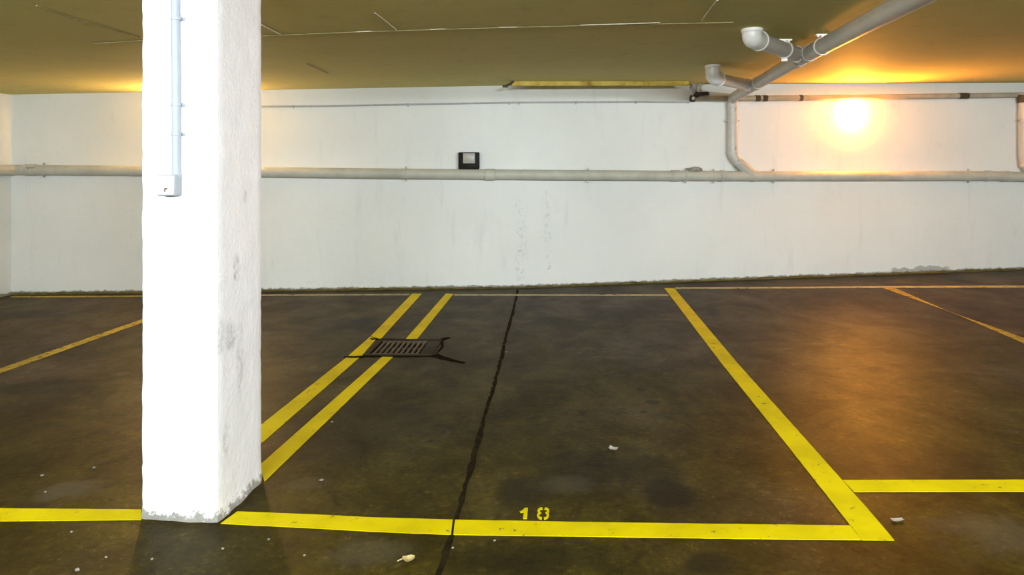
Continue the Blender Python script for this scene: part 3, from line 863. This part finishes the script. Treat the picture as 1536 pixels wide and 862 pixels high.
# second downpipe at the end of the wall in view
d2 = root('downpipe', wp(1534, 200, OFF), 'short grey vertical pipe past the lamp, dropping from the slim pipe onto the long one', 'pipe')
bm = N()
tube(bm, rounded([wp(1536, 143, OFF) + UP * .02, wp(1535, 165, OFF), wp(1535, 240, OFF), wp(1543, 258, OFF)], 0.1), 0.056, 24); obj('pipe', bm, M['pvc'], d2, smooth=40)
for py in (181,): clamp_wall(d2, wp(1535, py, OFF), UP, wall_frame(6)[1], 0.056, 'pvc', 0.035)
bm = N(); ring_band(bm, wp(1535.5, 148, OFF), UP, 0.055, 0.068, 0.10); obj('socket', bm, M['brown_clip'], d2, smooth=40)
bm = N(); ring_band(bm, wp(1537, 246, OFF), Vector((.35, 0, -1)), 0.055, 0.064, 0.05); obj('coupling', bm, M['pvc'], d2, smooth=40)

# thin cable along the top of the wall feeding the lamp behind the pillar
cb = root('cable', wp(700, 156, .012), 'thin grey cable clipped along the upper wall from the bracket to behind the pillar', 'cable')
cpx = [(318, 161), (393, 159.6), (480, 159), (560, 157.6), (640, 156), (770, 153.8), (900, 153.0), (960, 152.6), (1034, 153.4)]
bm = N(); tube(bm, [wp(x, y, .012) for x, y in cpx], 0.010, 10); obj('wire', bm, M['cable'], cb, smooth=40)
for px, py in ((440, 159.3), (612, 156.6), (764, 153.9), (778, 153.8), (864, 153.1), (954, 152.6)):
    q = wp(px, py, .012); bm = N(); u, o_ = wall_frame(q.x)
    ring_band(bm, q, u, 0.0095, 0.014, 0.016, 14); add_box(bm, q - UP * 0.018 - o_ * 0.008, (0.014, 0.008, 0.016), frame_rot(u, o_, UP), 0.001)
    obj('cable_clip', bm, M['cable'], cb, smooth=40)

# lit gap under the ceiling, built solid with its yellow light painted in
p0, p1 = ce(764, 125.5), ce(1036, 125.5)
b0 = wall_line(wp(762, 125, 0).x); b1 = wall_line(wp(1036, 125, 0).x)
bm = N(); nseg = 80; rows = []
u, o_ = wall_frame(1.0)
bl, br_ = ce(768, 121.5), ce(1034, 121.5)
for i in range(nseg + 1):
    t = i / nseg
    n1 = 0.007 * mnoise.noise(Vector((i * 0.4, 1, 1))); n2 = 0.006 * mnoise.noise(Vector((i * 0.5, 7, 3)))
    w = bl.lerp(br_, t); z = ceil_z(w.x) - 0.0005; base = Vector((w.x, w.y, z)); hh = 0.050 + n2
    rows.append([bm.verts.new(base + o_ * n1), bm.verts.new(base + o_ * (n1 * 2) - UP * hh * .5), bm.verts.new(base + o_ * n1 - UP * hh), bm.verts.new(base - o_ * 0.05 - UP * hh), bm.verts.new(base - o_ * 0.05)])
for i in range(nseg):
    for j in range(5): bm.faces.new((rows[i][j], rows[i][(j + 1) % 5], rows[i + 1][(j + 1) % 5], rows[i + 1][j]))
bm.faces.new(rows[0]); bm.faces.new(rows[-1])
bd = root('ceiling_lit_gap', Vector((0.9, wall_line(.9).y - .1, ceil_z(.9))), 'rough yellow strip standing in for a lit gap under the ceiling close to the wall', 'lit_gap_strip')
obj('lit_gap_strip', bm, M['lit_gap_strip'], bd, smooth=50)
bm = N(); a = bl - u * 0.075 - UP * 0.058; b_ = bl + u * 0.02 - UP * 0.002
tube(bm, [a, a.lerp(b_, .5) - UP * .006, b_], 0.013, 10)
add_box(bm, a, (0.06, 0.035, 0.026), None, 0.008)
obj('end_bracket', bm, M['brown_clip'], bd, smooth=40)

# ------------------------------------------------------------------ black wall box
bx = root('wall_box', wp(703, 253, 0), 'small black wall mounted box with a pale square window above the pipe', 'box')
c0 = wp(703.5, 240.8, 0.045); u, o_ = wall_frame(c0.x); Rw = frame_rot(u, o_, UP)
wpx = 8.36 / F
bm = N(); add_box(bm, c0, (31 * wpx, 0.085, 25 * wpx), Rw, 0.010, 3); obj('housing', bm, M['black_box'], bx, smooth=40)
bm = N(); cw = wp(703.5, 237.2, 0.089)
add_box(bm, cw, (17 * wpx, 0.010, 14.5 * wpx), Rw, 0.003, 2); wn = obj('window', bm, M['pale_glass'], bx, smooth=40)
bm = N(); W_, H_ = 8.75 * wpx, 7.5 * wpx
RR = []
for k_, z_ in ((1.0, -.004), (1.0, .007), (0.9, .007), (0.9, -.004)):
    RR.append([bm.verts.new(cw + u * sx_ * W_ * k_ + UP * sz_ * H_ * k_ + o_ * z_) for sx_, sz_ in ((-1, -1), (1, -1), (1, 1), (-1, 1))])
for k in range(4):
    for j in range(4): bm.faces.new((RR[k][j], RR[k][(j + 1) % 4], RR[(k + 1) % 4][(j + 1) % 4], RR[(k + 1) % 4][j]))
obj('window_rim', bm, M['switch_body'], wn, smooth=40)

# ------------------------------------------------------------------ globe wall lamps
def lamp(px, py, label, power, gm):
    q = wp(px, py, 0.0); u, o_ = wall_frame(q.x)
    t = root('wall_lamp', q, label, 'lamp', None)
    bm = N(); lathe(bm, q, o_, [(0, 0.0005), (0.138, 0.0005), (0.142, 0.004), (0.142, 0.026), (0.139, 0.029), (0, 0.029)], 40)
    obj('base', bm, M['lamp_base'], t, smooth=40)
    prof = [(0.147, 0.029)] + [(0.147 * math.cos(math.radians(a)), 0.034 + power * math.sin(math.radians(a))) for a in range(6, 88, 7)] + [(0, 0.034 + power)]
    bm = N(); lathe(bm, q, o_, prof, 40)
    obj('glass_dome', bm, M[gm], t, smooth=60)
    return t
lamp(1277, 171, 'glowing round dome lamp on the white wall below the slim beige pipe', 0.045, 'glow')
lamp(300, 166, 'glowing round dome lamp on the white wall hidden behind the pillar', 0.058, 'glow_dim')

# ------------------------------------------------------------------ litter on the floor
def chip(px, py, wpx_, hpx, label, mat='stone', seed=1.0):
    p = fl(px, py); s = p.y / F
    sx = max(.005, wpx_ * s * .30); sz = max(.004, hpx * s * .30)
    lump('stone_chip', Vector((p.x, p.y, floor_z(p.x) + sz * 0.52)), (sx, sx * 0.8, sz), seed, mat, label, 'debris', 0.45, 2, 'stone chips on the floor')
for args in ((498, 633, 6, 4, 'tiny white stone chip at the edge of a yellow line, between pillar and drain', 'stone', 1.),
             (141, 702, 9, 6, 'largest grey stone chip on the dark floor behind the short front line', 'grey_stone', 2.),
             (63, 713, 10, 4, 'flat pale chip behind the short front line, furthest from the pillar', 'grey_stone', 3.),
             (68, 738, 5, 4, 'tiny pale chip just behind the short yellow front line', 'stone', 4.),
             (107, 798, 5, 4, 'small pale chip just in front of the short yellow front line', 'stone', 5.),
             (116, 855, 12, 7, 'big pale stone chip at the very bottom edge, before the short front line', 'stone', 6.),
             (159, 836, 7, 4, 'small cream chip between the big bottom chip and the pillar shadow', 'stone', 7.),
             (228, 839, 8, 5, 'pale chip on the dark patch below the pillar, nearer the short line', 'stone', 8.),
             (334, 823, 7, 5, 'pale chip on the dark patch straight below the pillar edge', 'stone', 9.),
             (457, 833, 6, 5, 'white chip in front of the long front line, near the dark patch', 'stone', 10.),
             (403, 809, 5, 3, 'small chip close in front of the long front line start', 'grey_stone', 11.),
             (482, 720, 12, 4, 'thin grey chip lying between the pillar foot and the floor joint', 'grey_stone', 12.),
             (760, 528, 4, 3, 'tiny white speck of stone beside the floor joint near the drain', 'stone', 13.),
             (742, 811, 4, 4, 'tiny white speck of stone in front of the number 18', 'stone', 14.),
             (679, 822, 5, 4, 'tiny white speck of stone on the floor joint before the front line', 'stone', 15.)):
    chip(*args)

def curl(name, px, py, L, W, ang, mat, label, cat, lift):
    """small curled sheet with thickness (leaf or paper) lying on the floor"""
    p = fl(px, py); p.z = floor_z(p.x)
    bm = N(); n, m = 12, 6; ca, sa = math.cos(ang), math.sin(ang); g = []
    for layer in (0, 1):
        rows = []
        for i in range(n + 1):
            t = i / n; hw = W * (math.sin(math.pi * min(1, t * 0.93 + 0.05)) ** 0.7 if 'leaf' in name else 0.85 + .15 * math.sin(5 * t))
            row = []
            for j in range(m + 1):
                s = j / m * 2 - 1
                x, y = (t - 0.5) * L, s * hw
                z = 0.002 + lift * (t - .5) ** 2 * 3 + lift * 0.6 * s * s + 0.15 * lift * math.sin(7 * t + 3 * s) + .15 * lift
                row.append(bm.verts.new(p + Vector((x * ca - y * sa, x * sa + y * ca, z + 0.0012 * layer))))
            rows.append(row)
        g.append(rows)
    for layer in (0, 1):
        for i in range(n):
            for j in range(m): bm.faces.new((g[layer][i][j], g[layer][i + 1][j], g[layer][i + 1][j + 1], g[layer][i][j + 1]))
    rim = [(i, 0) for i in range(n + 1)] + [(n, j) for j in range(1, m + 1)] + [(i, m) for i in range(n - 1, -1, -1)] + [(0, j) for j in range(m - 1, 0, -1)]
    for k in range(len(rim)):
        a, b_ = rim[k], rim[(k + 1) % len(rim)]
        bm.faces.new((g[0][a[0]][a[1]], g[0][b_[0]][b_[1]], g[1][b_[0]][b_[1]], g[1][a[0]][a[1]]))
    o = tag(obj(name, bm, M[mat], origin=p, smooth=50), label, cat)
    if 'leaf' in name:
        bm = N(); e = p + Vector((-ca, -sa, 0)) * L * 0.5
        tube(bm, [e + UP * (0.006 + lift * .5), e + Vector((-ca, -sa, 0)) * L * 0.28 + UP * 0.006, e + Vector((-ca, -sa, 0)) * L * 0.42 + UP * .003], 0.0022, 8)
        obj('stem', bm, M['leaf'], o, smooth=50)
    return o
curl('dry_leaf', 613, 841, 0.046, 0.021, 0.15, 'leaf', 'curled dry yellow leaf on the floor in front of the long front line', 'leaf', 0.010)
curl('paper_scrap', 920, 675, 0.045, 0.018, -0.5, 'paper', 'small curled white paper scrap in the middle of the number 18 bay', 'paper', 0.010)
curl('paper_scrap', 1346, 781, 0.05, 0.012, 0.12, 'paper', 'flat white paper scrap beside the sharp corner of the thick yellow lines', 'paper', 0.004)

# ------------------------------------------------------------------ light
def area(name, loc, target, sx, sy, power, col, spread=180):
    L = bpy.data.lights.new(name, 'AREA'); L.shape = 'RECTANGLE'; L.size = sx; L.size_y = sy; L.energy = power; L.color = col
    L.spread = math.radians(spread)
    o = bpy.data.objects.new(name, L); COL.objects.link(o); o.location = loc
    o.rotation_euler = (Vector(target) - Vector(loc)).to_track_quat('-Z', 'Y').to_euler()
    return o
COOL = (0.89, 0.965, 1.0)
# fluorescent battens on the ceiling of the aisle behind and above the viewer
for x, pw in ((-4.2, 55), (-1.4, 195), (1.4, 280), (4.2, 295)):
    area('aisle_tube', (x, -2.2, 2.22 + SL * x), (x, 4.0, 1.0), 1.5, 0.12, pw, COOL)
for x, pw in ((-2.6, 38), (2.6, 30)):
    area('aisle_tube', (x, 1.6, 2.24 + SL * x), (x, 4.6, 0.0), 1.5, 0.12, pw, COOL)

w = bpy.data.worlds.new('World'); scene.world = w; w.use_nodes = True
w.node_tree.nodes['Background'].inputs[0].default_value = (0.5, 0.5, 0.5, 1)
w.node_tree.nodes['Background'].inputs[1].default_value = 0.1

# ------------------------------------------------------------------ camera and view
cam = bpy.data.cameras.new('camera'); co = bpy.data.objects.new('camera', cam); COL.objects.link(co)
co.location = (0, 0, EYE); co.rotation_euler = (math.radians(90), 0, 0)
cam.sensor_fit = 'HORIZONTAL'; cam.sensor_width = 36.0; cam.lens = 36.0 * F / 1536.0
cam.shift_y = (HY - 431.0) / 1536.0
cam.clip_start = 0.05; cam.clip_end = 100
scene.camera = co
scene.view_settings.view_transform = 'Standard'
scene.view_settings.look = 'None'
scene.view_settings.exposure = 0.0
scene.view_settings.gamma = 1.0
scene.view_settings.use_curve_mapping = False
